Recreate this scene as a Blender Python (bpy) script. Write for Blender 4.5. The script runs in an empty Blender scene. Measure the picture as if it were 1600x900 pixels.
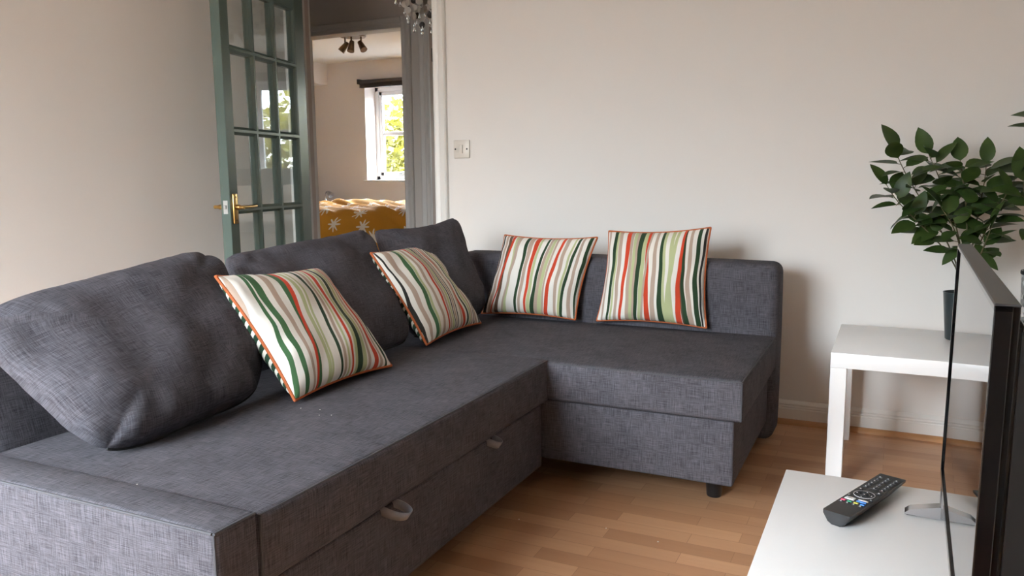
import bpy, bmesh, math, random
from mathutils import Vector, Matrix, noise
sc = bpy.context.scene
col = sc.collection
R = math.radians

# ------------------------------------------------------------------ helpers
def lin(c):
    c = c / 255.0
    return c / 12.92 if c <= 0.04045 else ((c + 0.055) / 1.055) ** 2.4
def rgb(r, g, b):
    return (lin(r), lin(g), lin(b), 1.0)

class NT:
    def __init__(self, name):
        self.m = bpy.data.materials.new(name); self.m.use_nodes = True
        self.t = self.m.node_tree; self.n = self.t.nodes; self.l = self.t.links
        self.n.clear()
        self.out = self.n.new('ShaderNodeOutputMaterial')
    def node(self, kind, **kw):
        nd = self.n.new(kind)
        for k, v in kw.items(): setattr(nd, k, v)
        return nd
    def link(self, a, b): self.l.new(a, b)
    def math(self, op, a, b=None, c=None):
        nd = self.node('ShaderNodeMath', operation=op)
        for i, v in enumerate((a, b, c)):
            if v is None: continue
            if isinstance(v, (int, float)): nd.inputs[i].default_value = v
            else: self.link(v, nd.inputs[i])
        return nd.outputs[0]
    def mix(self, fac, a, b, blend='MIX'):
        nd = self.node('ShaderNodeMix', data_type='RGBA', blend_type=blend)
        for i, v in ((0, fac), (6, a), (7, b)):
            if isinstance(v, (int, float)): nd.inputs[i].default_value = v
            elif isinstance(v, tuple): nd.inputs[i].default_value = v
            else: self.link(v, nd.inputs[i])
        return nd.outputs[2]
    def coord(self, kind='Object', scale=None):
        tc = self.node('ShaderNodeTexCoord'); o = tc.outputs[kind]
        if scale is not None:
            mp = self.node('ShaderNodeMapping'); mp.inputs['Scale'].default_value = scale
            self.link(o, mp.inputs[0]); o = mp.outputs[0]
        return o
    def noise(self, vec, scale=5, detail=2, rough=0.5):
        nd = self.node('ShaderNodeTexNoise'); nd.inputs['Scale'].default_value = scale
        nd.inputs['Detail'].default_value = detail; nd.inputs['Roughness'].default_value = rough
        self.link(vec, nd.inputs['Vector']); return nd.outputs['Fac']
    def ramp(self, fac, stops, interp='LINEAR'):
        nd = self.node('ShaderNodeValToRGB'); cr = nd.color_ramp; cr.interpolation = interp
        while len(cr.elements) < len(stops): cr.elements.new(0.5)
        for e, (p, c) in zip(cr.elements, stops): e.position = p; e.color = c
        self.link(fac, nd.inputs[0]); return nd.outputs[0]
    def bump(self, h, strength=0.3, dist=0.002):
        nd = self.node('ShaderNodeBump'); nd.inputs['Strength'].default_value = strength
        nd.inputs['Distance'].default_value = dist; self.link(h, nd.inputs['Height']); return nd.outputs[0]
    def bsdf(self, color, rough=0.5, metal=0.0, normal=None, spec=0.5, sheen=0.0, coat=0.0, ior=None):
        p = self.node('ShaderNodeBsdfPrincipled')
        if isinstance(color, tuple): p.inputs['Base Color'].default_value = color
        else: self.link(color, p.inputs['Base Color'])
        if isinstance(rough, (int, float)): p.inputs['Roughness'].default_value = rough
        else: self.link(rough, p.inputs['Roughness'])
        p.inputs['Metallic'].default_value = metal
        p.inputs['Specular IOR Level'].default_value = spec
        p.inputs['Sheen Weight'].default_value = sheen
        p.inputs['Coat Weight'].default_value = coat
        if ior: p.inputs['IOR'].default_value = ior
        if normal is not None: self.link(normal, p.inputs['Normal'])
        self.link(p.outputs[0], self.out.inputs[0]); return p

def plain(name, color, rough=0.5, metal=0.0, var=0.06, scale=14, bump=0.0, **kw):
    t = NT(name); v = t.coord('Object')
    n = t.noise(v, scale, 3)
    dark = tuple(c * (1 - var) for c in color[:3]) + (1,)
    lite = tuple(min(1, c * (1 + var)) for c in color[:3]) + (1,)
    c = t.mix(n, dark, lite)
    nm = t.bump(t.noise(v, scale * 12, 2), bump, 0.001) if bump else None
    t.bsdf(c, rough, metal, nm, **kw); return t.m

def pane_glass(name, ior=1.5):
    t = NT(name)
    fr = t.node('ShaderNodeFresnel'); ge = t.node('ShaderNodeNewGeometry')
    t.link(t.math('MULTIPLY_ADD', ge.outputs['Backfacing'], 1 / ior - ior, ior), fr.inputs[0])   # same reflectance from both faces of the sheet
    tr = t.node('ShaderNodeBsdfTransparent'); tr.inputs[0].default_value = (0.97, 0.985, 0.975, 1)
    gl = t.node('ShaderNodeBsdfGlossy'); gl.inputs['Roughness'].default_value = 0.0
    v = t.coord('Object'); nm = t.bump(t.noise(v, 3.0, 1), 0.02, 0.01); t.link(nm, gl.inputs['Normal'])
    mx = t.node('ShaderNodeMixShader'); t.link(fr.outputs[0], mx.inputs[0])
    t.link(tr.outputs[0], mx.inputs[1]); t.link(gl.outputs[0], mx.inputs[2])
    t.link(mx.outputs[0], t.out.inputs[0]); return t.m

def fabric(name, dark, lite, coordkind='UV', su=1.0, sv=1.0):
    t = NT(name)
    tc = t.node('ShaderNodeTexCoord')
    def st(a, b, det=3):
        mp = t.node('ShaderNodeMapping'); mp.inputs['Scale'].default_value = (a * su, b * sv, 1)
        t.link(tc.outputs[coordkind], mp.inputs[0]); return t.noise(mp.outputs[0], 1.0, det, 0.65)
    a = st(22, 560); b = st(560, 22); f = st(900, 900, 1); big = st(7, 7, 2)
    h = t.math('ADD', t.math('MULTIPLY', a, 0.5), t.math('MULTIPLY', b, 0.5))
    h = t.math('ADD', t.math('MULTIPLY', h, 0.8), t.math('MULTIPLY', f, 0.2))
    h2 = t.math('ADD', h, t.math('MULTIPLY', t.math('SUBTRACT', big, 0.5), 0.12))
    c = t.ramp(h2, [(0.36, dark), (0.5, tuple((x + y) / 2 for x, y in zip(dark, lite))), (0.64, lite)])
    t.bsdf(c, 0.92, 0, t.bump(h, 0.45, 0.0012), spec=0.15); return t.m

def stripes(name, base, lst, seed):
    t = NT(name)
    tc = t.node('ShaderNodeTexCoord'); sp = t.node('ShaderNodeSeparateXYZ'); t.link(tc.outputs['UV'], sp.inputs[0])
    u, v = sp.outputs[0], sp.outputs[1]
    mp = t.node('ShaderNodeMapping'); mp.inputs['Scale'].default_value = (3.5, 2.2, 1); mp.inputs['Location'].default_value = (seed, seed * 1.7, 0)
    t.link(tc.outputs['UV'], mp.inputs[0])
    wob = t.noise(mp.outputs[0], 1.0, 1)
    uu = t.math('ADD', u, t.math('MULTIPLY', t.math('SUBTRACT', wob, 0.5), 0.04))
    c = base
    for (ut, ub, wt, wb, cc) in lst:
        cen = t.math('MULTIPLY_ADD', v, ut - ub, ub)
        w = t.math('MULTIPLY_ADD', v, (wt - wb) / 2, wb / 2)
        m = t.math('LESS_THAN', t.math('ABSOLUTE', t.math('SUBTRACT', uu, cen)), w)
        c = t.mix(m, c, cc)
    mp2 = t.node('ShaderNodeMapping'); mp2.inputs['Scale'].default_value = (260, 260, 1); t.link(tc.outputs['UV'], mp2.inputs[0])
    f = t.noise(mp2.outputs[0], 1.0, 1)
    mp3 = t.node('ShaderNodeMapping'); mp3.inputs['Scale'].default_value = (9, 6, 1); t.link(tc.outputs['UV'], mp3.inputs[0])
    wr = t.noise(mp3.outputs[0], 1.0, 2)
    h = t.math('ADD', t.math('MULTIPLY', f, 0.05), wr)
    t.bsdf(c, 0.85, 0, t.bump(h, 0.35, 0.008), spec=0.25, sheen=0.05); return t.m

def fern_back(name):
    t = NT(name)
    tc = t.node('ShaderNodeTexCoord'); sp = t.node('ShaderNodeSeparateXYZ'); t.link(tc.outputs['UV'], sp.inputs[0])
    u, v = sp.outputs[0], sp.outputs[1]
    zig = t.math('PINGPONG', u, 0.09)
    s = t.math('FRACT', t.math('MULTIPLY_ADD', v, 13.0, t.math('MULTIPLY', zig, 14.0)))
    m = t.math('LESS_THAN', s, 0.42)
    c = t.mix(m, rgb(40, 66, 48), rgb(226, 224, 212))
    t.bsdf(c, 0.85, spec=0.25); return t.m

def laminate(name):
    t = NT(name)
    v = t.coord('Object')
    br = t.node('ShaderNodeTexBrick'); t.link(v, br.inputs['Vector'])
    br.offset = 0.37; br.offset_frequency = 2; br.squash = 1.0
    br.inputs['Color1'].default_value = rgb(202, 158, 122); br.inputs['Color2'].default_value = rgb(164, 120, 88)
    br.inputs['Mortar'].default_value = rgb(118, 78, 50)
    br.inputs['Scale'].default_value = 1.0; br.inputs['Mortar Size'].default_value = 0.0007
    br.inputs['Brick Width'].default_value = 0.36; br.inputs['Row Height'].default_value = 0.064
    br.inputs['Bias'].default_value = 0.0
    mp = t.node('ShaderNodeMapping'); mp.inputs['Scale'].default_value = (3, 60, 1); t.link(v, mp.inputs[0])
    g = t.noise(mp.outputs[0], 1.0, 5, 0.65)
    mp2 = t.node('ShaderNodeMapping'); mp2.inputs['Scale'].default_value = (2.6, 14, 1); t.link(v, mp2.inputs[0])
    g2 = t.noise(mp2.outputs[0], 1.0, 2)
    c = t.mix(t.math('MULTIPLY', g, 0.45), br.outputs[0], rgb(150, 102, 68))
    c = t.mix(t.math('MULTIPLY', g2, 0.35), c, rgb(214, 170, 128))
    rg = t.math('MULTIPLY_ADD', g, 0.15, 0.28)
    t.bsdf(c, rg, 0, t.bump(g, 0.04, 0.001), spec=0.45); return t.m

def duvet_mat(name):
    t = NT(name)
    v = t.coord('Object')
    vo = t.node('ShaderNodeTexVoronoi'); vo.inputs['Scale'].default_value = 4.6; vo.inputs['Randomness'].default_value = 0.6
    mp = t.node('ShaderNodeMapping'); t.link(t.coord('UV'), mp.inputs[0]); vo.voronoi_dimensions = '2D'
    t.link(mp.outputs[0], vo.inputs['Vector'])
    sub = t.node('ShaderNodeVectorMath', operation='SUBTRACT')
    sc_ = t.node('ShaderNodeVectorMath', operation='SCALE'); t.link(mp.outputs[0], sc_.inputs[0]); sc_.inputs['Scale'].default_value = 1.0
    t.link(sc_.outputs[0], sub.inputs[0]); t.link(vo.outputs['Position'], sub.inputs[1])
    sp = t.node('ShaderNodeSeparateXYZ'); t.link(sub.outputs[0], sp.inputs[0])
    ang = t.math('ARCTAN2', sp.outputs[1], sp.outputs[0])
    rad = t.math('SQRT', t.math('ADD', t.math('POWER', t.math('ABSOLUTE', sp.outputs[0]), 2), t.math('POWER', t.math('ABSOLUTE', sp.outputs[1]), 2)))
    sp8 = t.math('ABSOLUTE', t.math('COSINE', t.math('MULTIPLY', ang, 4.0)))
    lim = t.math('MULTIPLY_ADD', t.math('POWER', sp8, 3), 0.042, 0.024)
    m = t.math('LESS_THAN', rad, lim)
    c = t.mix(m, rgb(190, 132, 38), rgb(228, 220, 205))
    t.bsdf(c, 0.85, 0, t.bump(t.noise(v, 9, 3), 0.3, 0.01), spec=0.2, sheen=0.05); return t.m

def leaf_mat(name, a, b, trans=0.25, rough=0.4):
    t = NT(name)
    v = t.coord('Object')
    c = t.mix(t.noise(v, 22, 1), a, b)
    p = t.bsdf(c, rough, spec=0.35)
    tl = t.node('ShaderNodeBsdfTranslucent'); t.link(c, tl.inputs[0])
    mx = t.node('ShaderNodeMixShader'); mx.inputs[0].default_value = trans
    t.link(p.outputs[0], mx.inputs[1]); t.link(tl.outputs[0], mx.inputs[2]); t.link(mx.outputs[0], t.out.inputs[0])
    return t.m

def crushed_silver(name):
    t = NT(name); v = t.coord('Object')
    vo = t.node('ShaderNodeTexVoronoi'); vo.inputs['Scale'].default_value = 55; t.link(v, vo.inputs['Vector'])
    c = t.ramp(vo.outputs['Color'], [(0.2, rgb(120, 122, 124)), (0.8, rgb(226, 228, 230))])
    t.bsdf(c, 0.18, 1.0, t.bump(vo.outputs['Distance'], 0.8, 0.004)); return t.m

# ------------------------------------------------------------------ mesh helpers
def box(x0, x1, y0, y1, z0, z1, bev=0.0, seg=2):
    bm = bmesh.new()
    bmesh.ops.create_cube(bm, size=1.0)
    for v in bm.verts:
        v.co = Vector(((x0 + x1) / 2 + v.co.x * (x1 - x0), (y0 + y1) / 2 + v.co.y * (y1 - y0), (z0 + z1) / 2 + v.co.z * (z1 - z0)))
    if bev > 0:
        bmesh.ops.bevel(bm, geom=bm.edges[:], offset=bev, segments=seg, affect='EDGES', profile=0.5)
    return bm

def join(*bms):
    o = bmesh.new()
    for b in bms:
        me = bpy.data.meshes.new('tmp'); b.to_mesh(me); o.from_mesh(me); bpy.data.meshes.remove(me); b.free()
    return o

def xf(bm, M):
    bm.transform(M); return bm

def cyl(p0, p1, r0, r1=None, n=16, cap=True, bev=0.0):
    r1 = r0 if r1 is None else r1
    p0, p1 = Vector(p0), Vector(p1); d = p1 - p0
    bm = bmesh.new()
    bmesh.ops.create_cone(bm, cap_ends=cap, segments=n, radius1=r0, radius2=r1, depth=d.length)
    if bev > 0:
        ed = [e for e in bm.edges if abs(e.verts[0].co.z - e.verts[1].co.z) < 1e-6]
        bmesh.ops.bevel(bm, geom=ed, offset=bev, segments=2, affect='EDGES', profile=0.5)
    q = Vector((0, 0, 1)).rotation_difference(d.normalized())
    bm.transform(Matrix.Translation((p0 + p1) / 2) @ q.to_matrix().to_4x4())
    return bm

def lathe(prof, n=32, loc=(0, 0, 0)):
    bm = bmesh.new(); rings = []
    for (r, z) in prof:
        if r < 1e-5: rings.append([bm.verts.new((loc[0], loc[1], loc[2] + z))])
        else: rings.append([bm.verts.new((loc[0] + r * math.cos(2 * math.pi * i / n), loc[1] + r * math.sin(2 * math.pi * i / n), loc[2] + z)) for i in range(n)])
    for a, b in zip(rings[:-1], rings[1:]):
        for i in range(n):
            j = (i + 1) % n
            if len(a) == 1 and len(b) == 1: continue
            if len(a) == 1: bm.faces.new((a[0], b[j], b[i]))
            elif len(b) == 1: bm.faces.new((a[i], a[j], b[0]))
            else: bm.faces.new((a[i], a[j], b[j], b[i]))
    bmesh.ops.recalc_face_normals(bm, faces=bm.faces[:]); return bm

def tube(pts, r, n=8, closed=False, r1=None):
    pts = [Vector(p) for p in pts]; bm = bmesh.new(); rings = []; N = len(pts)
    prev = None
    for i, p in enumerate(pts):
        if closed: d = pts[(i + 1) % N] - pts[i - 1]
        else: d = pts[min(i + 1, N - 1)] - pts[max(i - 1, 0)]
        d.normalize()
        if prev is None:
            a = Vector((0, 0, 1)) if abs(d.z) < 0.9 else Vector((1, 0, 0))
            s = d.cross(a).normalized()
        else:
            s = (prev - d * prev.dot(d)).normalized()
        prev = s; w = d.cross(s)
        rr = r if r1 is None else r + (r1 - r) * i / max(1, N - 1)
        rings.append([bm.verts.new(p + (s * math.cos(2 * math.pi * k / n) + w * math.sin(2 * math.pi * k / n)) * rr) for k in range(n)])
    rng = range(N) if closed else range(N - 1)
    for i in rng:
        a, b = rings[i], rings[(i + 1) % N]
        for k in range(n):
            bm.faces.new((a[k], a[(k + 1) % n], b[(k + 1) % n], b[k]))
    if not closed:
        bm.faces.new(rings[0][::-1]); bm.faces.new(rings[-1])
    bmesh.ops.recalc_face_normals(bm, faces=bm.faces[:]); return bm

def prism(poly, axis, a, b):
    """extrude a 2D polygon along an axis; poly coords are the other two axes in order"""
    bm = bmesh.new()
    def mk(p, t):
        if axis == 'x': return (t, p[0], p[1])
        if axis == 'y': return (p[0], t, p[1])
        return (p[0], p[1], t)
    A = [bm.verts.new(mk(p, a)) for p in poly]; B = [bm.verts.new(mk(p, b)) for p in poly]
    n = len(poly)
    for i in range(n): bm.faces.new((A[i], A[(i + 1) % n], B[(i + 1) % n], B[i]))
    bm.faces.new(A[::-1]); bm.faces.new(B)
    bmesh.ops.recalc_face_normals(bm, faces=bm.faces[:]); return bm

def softbox(x0, x1, y0, y1, z0, z1, r=0.02, puff=0.0, wob=0.0, seed=0, step=0.06):
    lo = Vector((x0, y0, z0)); hi = Vector((x1, y1, z1))
    def ticks(a, b):
        L = b - a; rr = min(r, L / 2 - 1e-4)
        t = [0, rr * .3, rr * .65, rr]
        k = max(2, int((L - 2 * rr) / step))
        mid = [rr + (L - 2 * rr) * i / k for i in range(1, k)]
        return [a + q for q in t + mid + [L - q for q in t[::-1]]]
    T = [ticks(lo[i], hi[i]) for i in range(3)]
    bm = bmesh.new()
    for ax in range(3):
        u, w = [i for i in range(3) if i != ax]
        for s in (0, 1):
            g = []
            for a in T[u]:
                row = []
                for b in T[w]:
                    c = [0, 0, 0]; c[ax] = hi[ax] if s else lo[ax]; c[u] = a; c[w] = b
                    row.append(bm.verts.new(c))
                g.append(row)
            for i in range(len(g) - 1):
                for j in range(len(g[0]) - 1):
                    bm.faces.new((g[i][j], g[i + 1][j], g[i + 1][j + 1], g[i][j + 1]))
    bmesh.ops.remove_doubles(bm, verts=bm.verts[:], dist=1e-6)
    bmesh.ops.recalc_face_normals(bm, faces=bm.faces[:])
    for v in bm.verts:
        p = v.co.copy()
        q = Vector([min(max(p[i], lo[i] + min(r, (hi[i] - lo[i]) / 2 - 1e-4)), hi[i] - min(r, (hi[i] - lo[i]) / 2 - 1e-4)) for i in range(3)])
        d = p - q
        if d.length > 1e-9: p = q + d.normalized() * r
        if puff or wob:
            s = [(2 * (v.co[i] - lo[i]) / (hi[i] - lo[i]) - 1) for i in range(3)]
            for i in range(3):
                j, k = [m for m in range(3) if m != i]
                f = (1 - s[j] ** 4) * (1 - s[k] ** 4)
                if abs(s[i]) > 0.999: p[i] += math.copysign(puff * f, s[i])
            if wob: p += noise.noise_vector(v.co * 4 + Vector((seed, 0, 0))) * wob
        v.co = p
    return bm

def boxuv(me, s=1.0):
    if me.uv_layers: return
    uv = me.uv_layers.new(name='UVMap')
    for p in me.polygons:
        n = p.normal; a = max(range(3), key=lambda i: abs(n[i])); u, w = [(1, 2), (0, 2), (0, 1)][a]
        for li in p.loop_indices:
            co = me.vertices[me.loops[li].vertex_index].co
            uv.data[li].uv = (co[u] * s, co[w] * s)

def worldbase(o):
    v = Vector((0, 0, 0))
    while o is not None:
        v += o.location; o = o.parent
    return v

def obj(name, bm, mat, parent=None, base=None, smooth=35, local=False):
    """bm is in world coordinates unless local (then in the parent's frame)"""
    me = bpy.data.meshes.new(name)
    off = Vector((0, 0, 0))
    if not local:
        if parent is not None: off = worldbase(parent)
        elif base is not None: off = Vector(base)
    if off.length: bm.transform(Matrix.Translation(-off))
    bm.normal_update()
    bm.to_mesh(me); bm.free()
    boxuv(me)
    me.materials.append(mat)
    for p in me.polygons: p.use_smooth = True
    try: me.set_sharp_from_angle(angle=R(smooth))
    except Exception: pass
    o = bpy.data.objects.new(name, me); col.objects.link(o)
    if parent is not None: o.parent = parent
    elif base is not None: o.location = base
    return o

def tag(o, label, cat, group=None, kind=None):
    o['label'] = label; o['category'] = cat
    if group: o['group'] = group
    if kind: o['kind'] = kind
    return o
def thing(name, label, cat, loc, rz=0.0, group=None):
    o = bpy.data.objects.new(name, None); col.objects.link(o); o.location = loc; o.rotation_euler = (0, 0, rz)
    o.empty_display_size = 0.05
    return tag(o, label, cat, group)
def struct(name, bm, mat, parent=None, base=None, smooth=35):
    o = obj(name, bm, mat, parent, base, smooth)
    if parent is None: o['kind'] = 'structure'
    return o
def copy_tree(o, parent=None):
    c = o.copy(); col.objects.link(c)
    if parent is not None: c.parent = parent
    for ch in list(o.children):
        if ch is not c: copy_tree(ch, c)
    return c

def bez(p, n=14):
    P = [Vector(q) for q in p]; out = []
    for i in range(n + 1):
        t = i / n; Q = P[:]
        while len(Q) > 1: Q = [a.lerp(b, t) for a, b in zip(Q[:-1], Q[1:])]
        out.append(Q[0])
    return out

# ------------------------------------------------------------------ materials
M = {}
M['wall'] = plain('wall paint', rgb(224, 220.5, 215.5), 0.75, var=0.015, scale=3, bump=0.05)
M['bedwall'] = plain('bedroom wall paint', rgb(230, 223, 219), 0.75, var=0.015, scale=3)
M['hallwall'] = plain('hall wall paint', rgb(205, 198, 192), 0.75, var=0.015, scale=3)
M['ceil'] = plain('ceiling paint', rgb(235, 233, 229), 0.85, var=0.01, scale=3)
M['trim'] = plain('white gloss trim', rgb(226, 224, 219), 0.38, var=0.01)
M['greytrim'] = plain('hall trim paint', rgb(205, 200, 195), 0.45, var=0.02)
M['jambwood'] = plain('bare jamb wood', rgb(172, 154, 142), 0.55, var=0.1)
M['floor'] = laminate('laminate floor')
M['bead'] = plain('wood beading', rgb(176, 128, 84), 0.45, var=0.15, scale=20)
M['carpet'] = plain('hall carpet', rgb(150, 145, 140), 0.95, var=0.2, scale=60)
M['fabric'] = fabric('charcoal linen', rgb(34, 33, 38), rgb(102, 100, 106))
M['fabric_plain'] = plain('charcoal webbing', rgb(124, 124, 130), 0.85, var=0.12, scale=80)
M['piping'] = plain('orange piping', rgb(176, 92, 48), 0.8, var=0.1, scale=60)
M['sofaseam'] = plain('charcoal seam', rgb(70, 70, 74), 0.9, var=0.1, scale=80)
M['plastic_black'] = plain('black plastic', rgb(26, 26, 28), 0.35, var=0.1)
M['white_lack'] = plain('white lacquer', rgb(232, 232, 231), 0.32, var=0.008, scale=4)
M['screen'] = plain('black screen', rgb(4, 4, 5), 0.015, var=0.0, spec=1.0, ior=1.9)
M['bezel'] = plain('black gloss bezel', rgb(6, 6, 7), 0.12, var=0.0, spec=.3)
M['tvback'] = plain('black tv housing', rgb(20, 22, 23), 0.3, var=0.05)
M['tvtop'] = plain('brushed grey edge', rgb(58, 58, 59), 0.42, 0.3, var=0.05)
M['silver'] = plain('silver', rgb(205, 207, 212), 0.25, 1.0, var=0.03)
M['doorgreen'] = plain('sage green door paint', rgb(86, 102, 95), 0.24, var=0.05, scale=6)
M['brass'] = plain('brass', rgb(178, 142, 86), 0.28, 1.0, var=0.08)
M['oldbrass'] = plain('antique brass', rgb(120, 100, 78), 0.38, 1.0, var=0.1)
M['steel'] = plain('steel', rgb(190, 188, 184), 0.35, 1.0, var=0.1)
M['pane'] = pane_glass('pane glass')
M['upvc'] = plain('white window frame', rgb(236, 238, 244), 0.35, var=0.01)
M['blind'] = plain('dark blind', rgb(62, 54, 52), 0.6, var=0.1)
M['duvet'] = duvet_mat('mustard star duvet')
M['sheet'] = plain('beige bedding', rgb(208, 190, 172), 0.9, var=0.05, scale=8)
M['headgrey'] = plain('grey headboard cloth', rgb(104, 112, 112), 0.9, var=0.06, scale=60)
M['bedframe'] = plain('bed frame', rgb(110, 92, 80), 0.6, var=0.1)
M['leaf'] = leaf_mat('dark plant leaf', rgb(28, 50, 22), rgb(70, 92, 40), 0.12, 0.42)
M['stem'] = plain('plant stem', rgb(84, 78, 50), 0.7, var=0.2, scale=60)
M['pot'] = plain('dark slate pot', rgb(44, 54, 56), 0.35, var=0.06)
M['soil'] = plain('potting soil', rgb(48, 38, 30), 0.95, var=0.4, scale=120)
M['tree1'] = leaf_mat('tree leaf', rgb(58, 66, 20), rgb(110, 100, 34), 0.4, 0.6)
M['bark'] = plain('bark', rgb(92, 76, 60), 0.9, var=0.3, scale=30)
M['grass'] = plain('paved ground', rgb(72, 71, 70), 0.95, var=0.3, scale=20)
M['crushed'] = crushed_silver('crushed silver')
M['capiz'] = plain('capiz shell', rgb(214, 206, 196), 0.3, var=0.08, scale=60)
M['capizdark'] = plain('smoky shell', rgb(72, 64, 60), 0.25, var=0.15, scale=60)
t_ = NT('crystal'); g_ = t_.node('ShaderNodeBsdfGlass'); g_.inputs['IOR'].default_value = 1.5; t_.link(g_.outputs[0], t_.out.inputs[0]); M['crystal'] = t_.m
M['switch'] = plain('switch plastic', rgb(214, 208, 198), 0.35, var=0.01)
M['crumb'] = plain('white crumb', rgb(236, 232, 224), 0.8)
M['btn'] = plain('button rubber', rgb(34, 34, 37), 0.6, var=0.05)
M['mark'] = plain('white print', rgb(228, 228, 228), 0.5)
M['btnblue'] = plain('blue button', rgb(44, 120, 210), 0.4)
M['btnred'] = plain('red button', rgb(214, 56, 96), 0.4)
M['btngreen'] = plain('green button', rgb(40, 150, 110), 0.4)
M['btnyellow'] = plain('yellow button', rgb(206, 202, 70), 0.4)
M['dark'] = plain('dark recess', rgb(20, 18, 17), 0.7)

# ------------------------------------------------------------------ room shell
CEIL = 2.35
XL, XR, YB = -0.80, 3.7, -4.4
def wall_with_holes(axis, c0, c1, a0, a1, z0, z1, holes):
    """wall slab; axis 'y': spans a = x, thickness y c0..c1 ; holes (a0,a1,z0,z1)"""
    bms = []
    def add(p, q, zz0, zz1):
        if q - p < 1e-4 or zz1 - zz0 < 1e-4: return
        bms.append(box(p, q, c0, c1, zz0, zz1) if axis == 'y' else box(c0, c1, p, q, zz0, zz1))
    cur = a0
    for (h0, h1, hz0, hz1) in sorted(holes):
        add(cur, h0, z0, z1); add(h0, h1, z0, hz0); add(h0, h1, hz1, z1); cur = h1
    add(cur, a1, z0, z1)
    return join(*bms)

struct('floor', box(XL - .1, XR + .1, YB - .3, 0.0, -0.1, 0.0), M['floor'])
struct('floor_hall', box(-5.2, XR + .1, 0.0, 4.7, -0.1, 0.0), M['carpet'])
struct('ceiling', box(XL - .1, XR + .1, YB - .3, 0.12, CEIL, CEIL + .1), M['ceil'])
struct('ceiling_hall', box(-5.2, XR + .1, 0.12, 4.7, CEIL, CEIL + .1), M['ceil'])
struct('wall_left', wall_with_holes('x', XL - .1, XL, YB, 0.0, 0, CEIL, []), M['wall'])
struct('wall_right', wall_with_holes('x', XR, XR + .1, YB, 0.0, 0, CEIL, []), M['wall'])
DX0, DX1, DZ = -0.772, 0.135, 2.03
struct('wall_far', wall_with_holes('y', 0.0, 0.12, XL - .1, XR + .1, 0, CEIL, [(DX0, DX1, 0, DZ)]), M['wall'])
LWX0, LWX1, LWZ0, LWZ1 = -0.75, 1.10, 0.5, 2.2
struct('wall_near', wall_with_holes('y', YB - .3, YB, XL - .1, XR + .1, 0, CEIL, [(LWX0, LWX1, LWZ0, LWZ1)]), M['wall'])
# hall + bedrooms
B1, B2 = (-1.60, -0.79), (-0.585, 0.175)
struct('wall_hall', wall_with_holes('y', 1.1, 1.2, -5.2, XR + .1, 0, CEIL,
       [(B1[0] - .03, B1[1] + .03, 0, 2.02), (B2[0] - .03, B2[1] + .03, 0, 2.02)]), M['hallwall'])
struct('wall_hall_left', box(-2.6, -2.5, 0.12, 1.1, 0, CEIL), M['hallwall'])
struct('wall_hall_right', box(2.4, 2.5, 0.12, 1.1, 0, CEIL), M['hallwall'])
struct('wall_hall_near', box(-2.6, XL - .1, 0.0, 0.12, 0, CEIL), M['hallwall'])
W1 = (-3.40, -2.20, 1.0, 2.07); W2 = (-0.20, 1.04, 1.0, 2.07)
struct('wall_back', wall_with_holes('y', 4.3, 4.6, -5.2, XR + .1, 0, CEIL, [W1, W2]), M['bedwall'])
struct('wall_bedroom_left', box(-5.2, -5.1, 1.2, 4.3, 0, CEIL), M['bedwall'])
struct('wall_bedroom_middle', box(-0.75, -0.65, 1.2, 4.3, 0, CEIL), M['bedwall'])
struct('wall_bedroom_right', box(2.5, 2.6, 1.2, 4.3, 0, CEIL), M['bedwall'])
struct('trim_1', box(-5.1, -3.925, 3.85, 4.3, 2.11, CEIL), M['bedwall'])     # boxed-in section under bedroom ceiling

# skirting with moulded top and wood beading at its foot
sk = [(0, 0), (-.018, 0), (-.018, .062), (-.0145, .066), (-.0165, .071), (-.012, .076), (-.0135, .082), (-.007, .092), (0, .096)]
AR = 0.07   # architrave width
struct('baseboard_far', join(prism(sk, 'x', 0.21, XR)), M['trim'])
bead = [(-.018, 0)] + [(-.018 - .02 * math.cos(a), .02 * math.sin(a)) for a in [i * math.pi / 16 for i in range(9)]]
struct('trim_2', prism(bead, 'x', 0.21, XR), M['bead'])
skl = [(XL - p[0], p[1]) for p in sk]
struct('baseboard_left', prism(skl, 'y', YB, -.03), M['trim'])
skr = [(XR + p[0], p[1]) for p in sk]
struct('baseboard_right', prism(skr, 'y', YB, -.03), M['trim'])
skb = [(4.3 + p[0], p[1]) for p in sk]
struct('baseboard_back', join(prism(skb, 'x', -5.1, -.75), prism(skb, 'x', -.65, 2.5)), M['trim'])

# door linings and architraves
def arch_profile(w=AR):
    return [(0, 0), (0, -.012), (.006, -.016), (.012, -.012), (.03, -.012), (.036, -.018), (.05, -.02), (.058, -.024), (w - .006, -.024), (w, -.018), (w, 0)]
def architrave(x0, x1, zt, y, side=-1, zb=0.0, lw=AR):
    p = arch_profile()
    L = [(x0 - q[0] * lw / AR, y + (q[1] if side < 0 else -q[1])) for q in p]
    Rr = [(x1 + q[0], y + (q[1] if side < 0 else -q[1])) for q in p]
    T = [(y + (q[1] if side < 0 else -q[1]), zt + q[0]) for q in p]
    return join(prism(L, 'z', zb, zt + AR), prism(Rr, 'z', zb, zt + AR), prism(T, 'x', x0 - .0, x1 + .0))
def lining(x0, x1, zt, y0, y1, th=.03):
    return join(box(x0 - th, x0, y0, y1, 0, zt), box(x1, x1 + th, y0, y1, 0, zt), box(x0 - th, x1 + th, y0, y1, zt, zt + th))
LX0, LX1 = -0.742, 0.105
struct('trim_3', architrave(LX0, LX1, 2.0, 0.0, lw=.052), M['trim'])
struct('trim_4', lining(LX0, LX1, 2.0, 0.0, 0.12), M['jambwood'])
struct('trim_5', join(box(LX1 - .012, LX1, .045, .075, 0, 2.0), box(LX0, LX0 + .012, .045, .075, 0, 2.0)), M['greytrim'])
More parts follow.
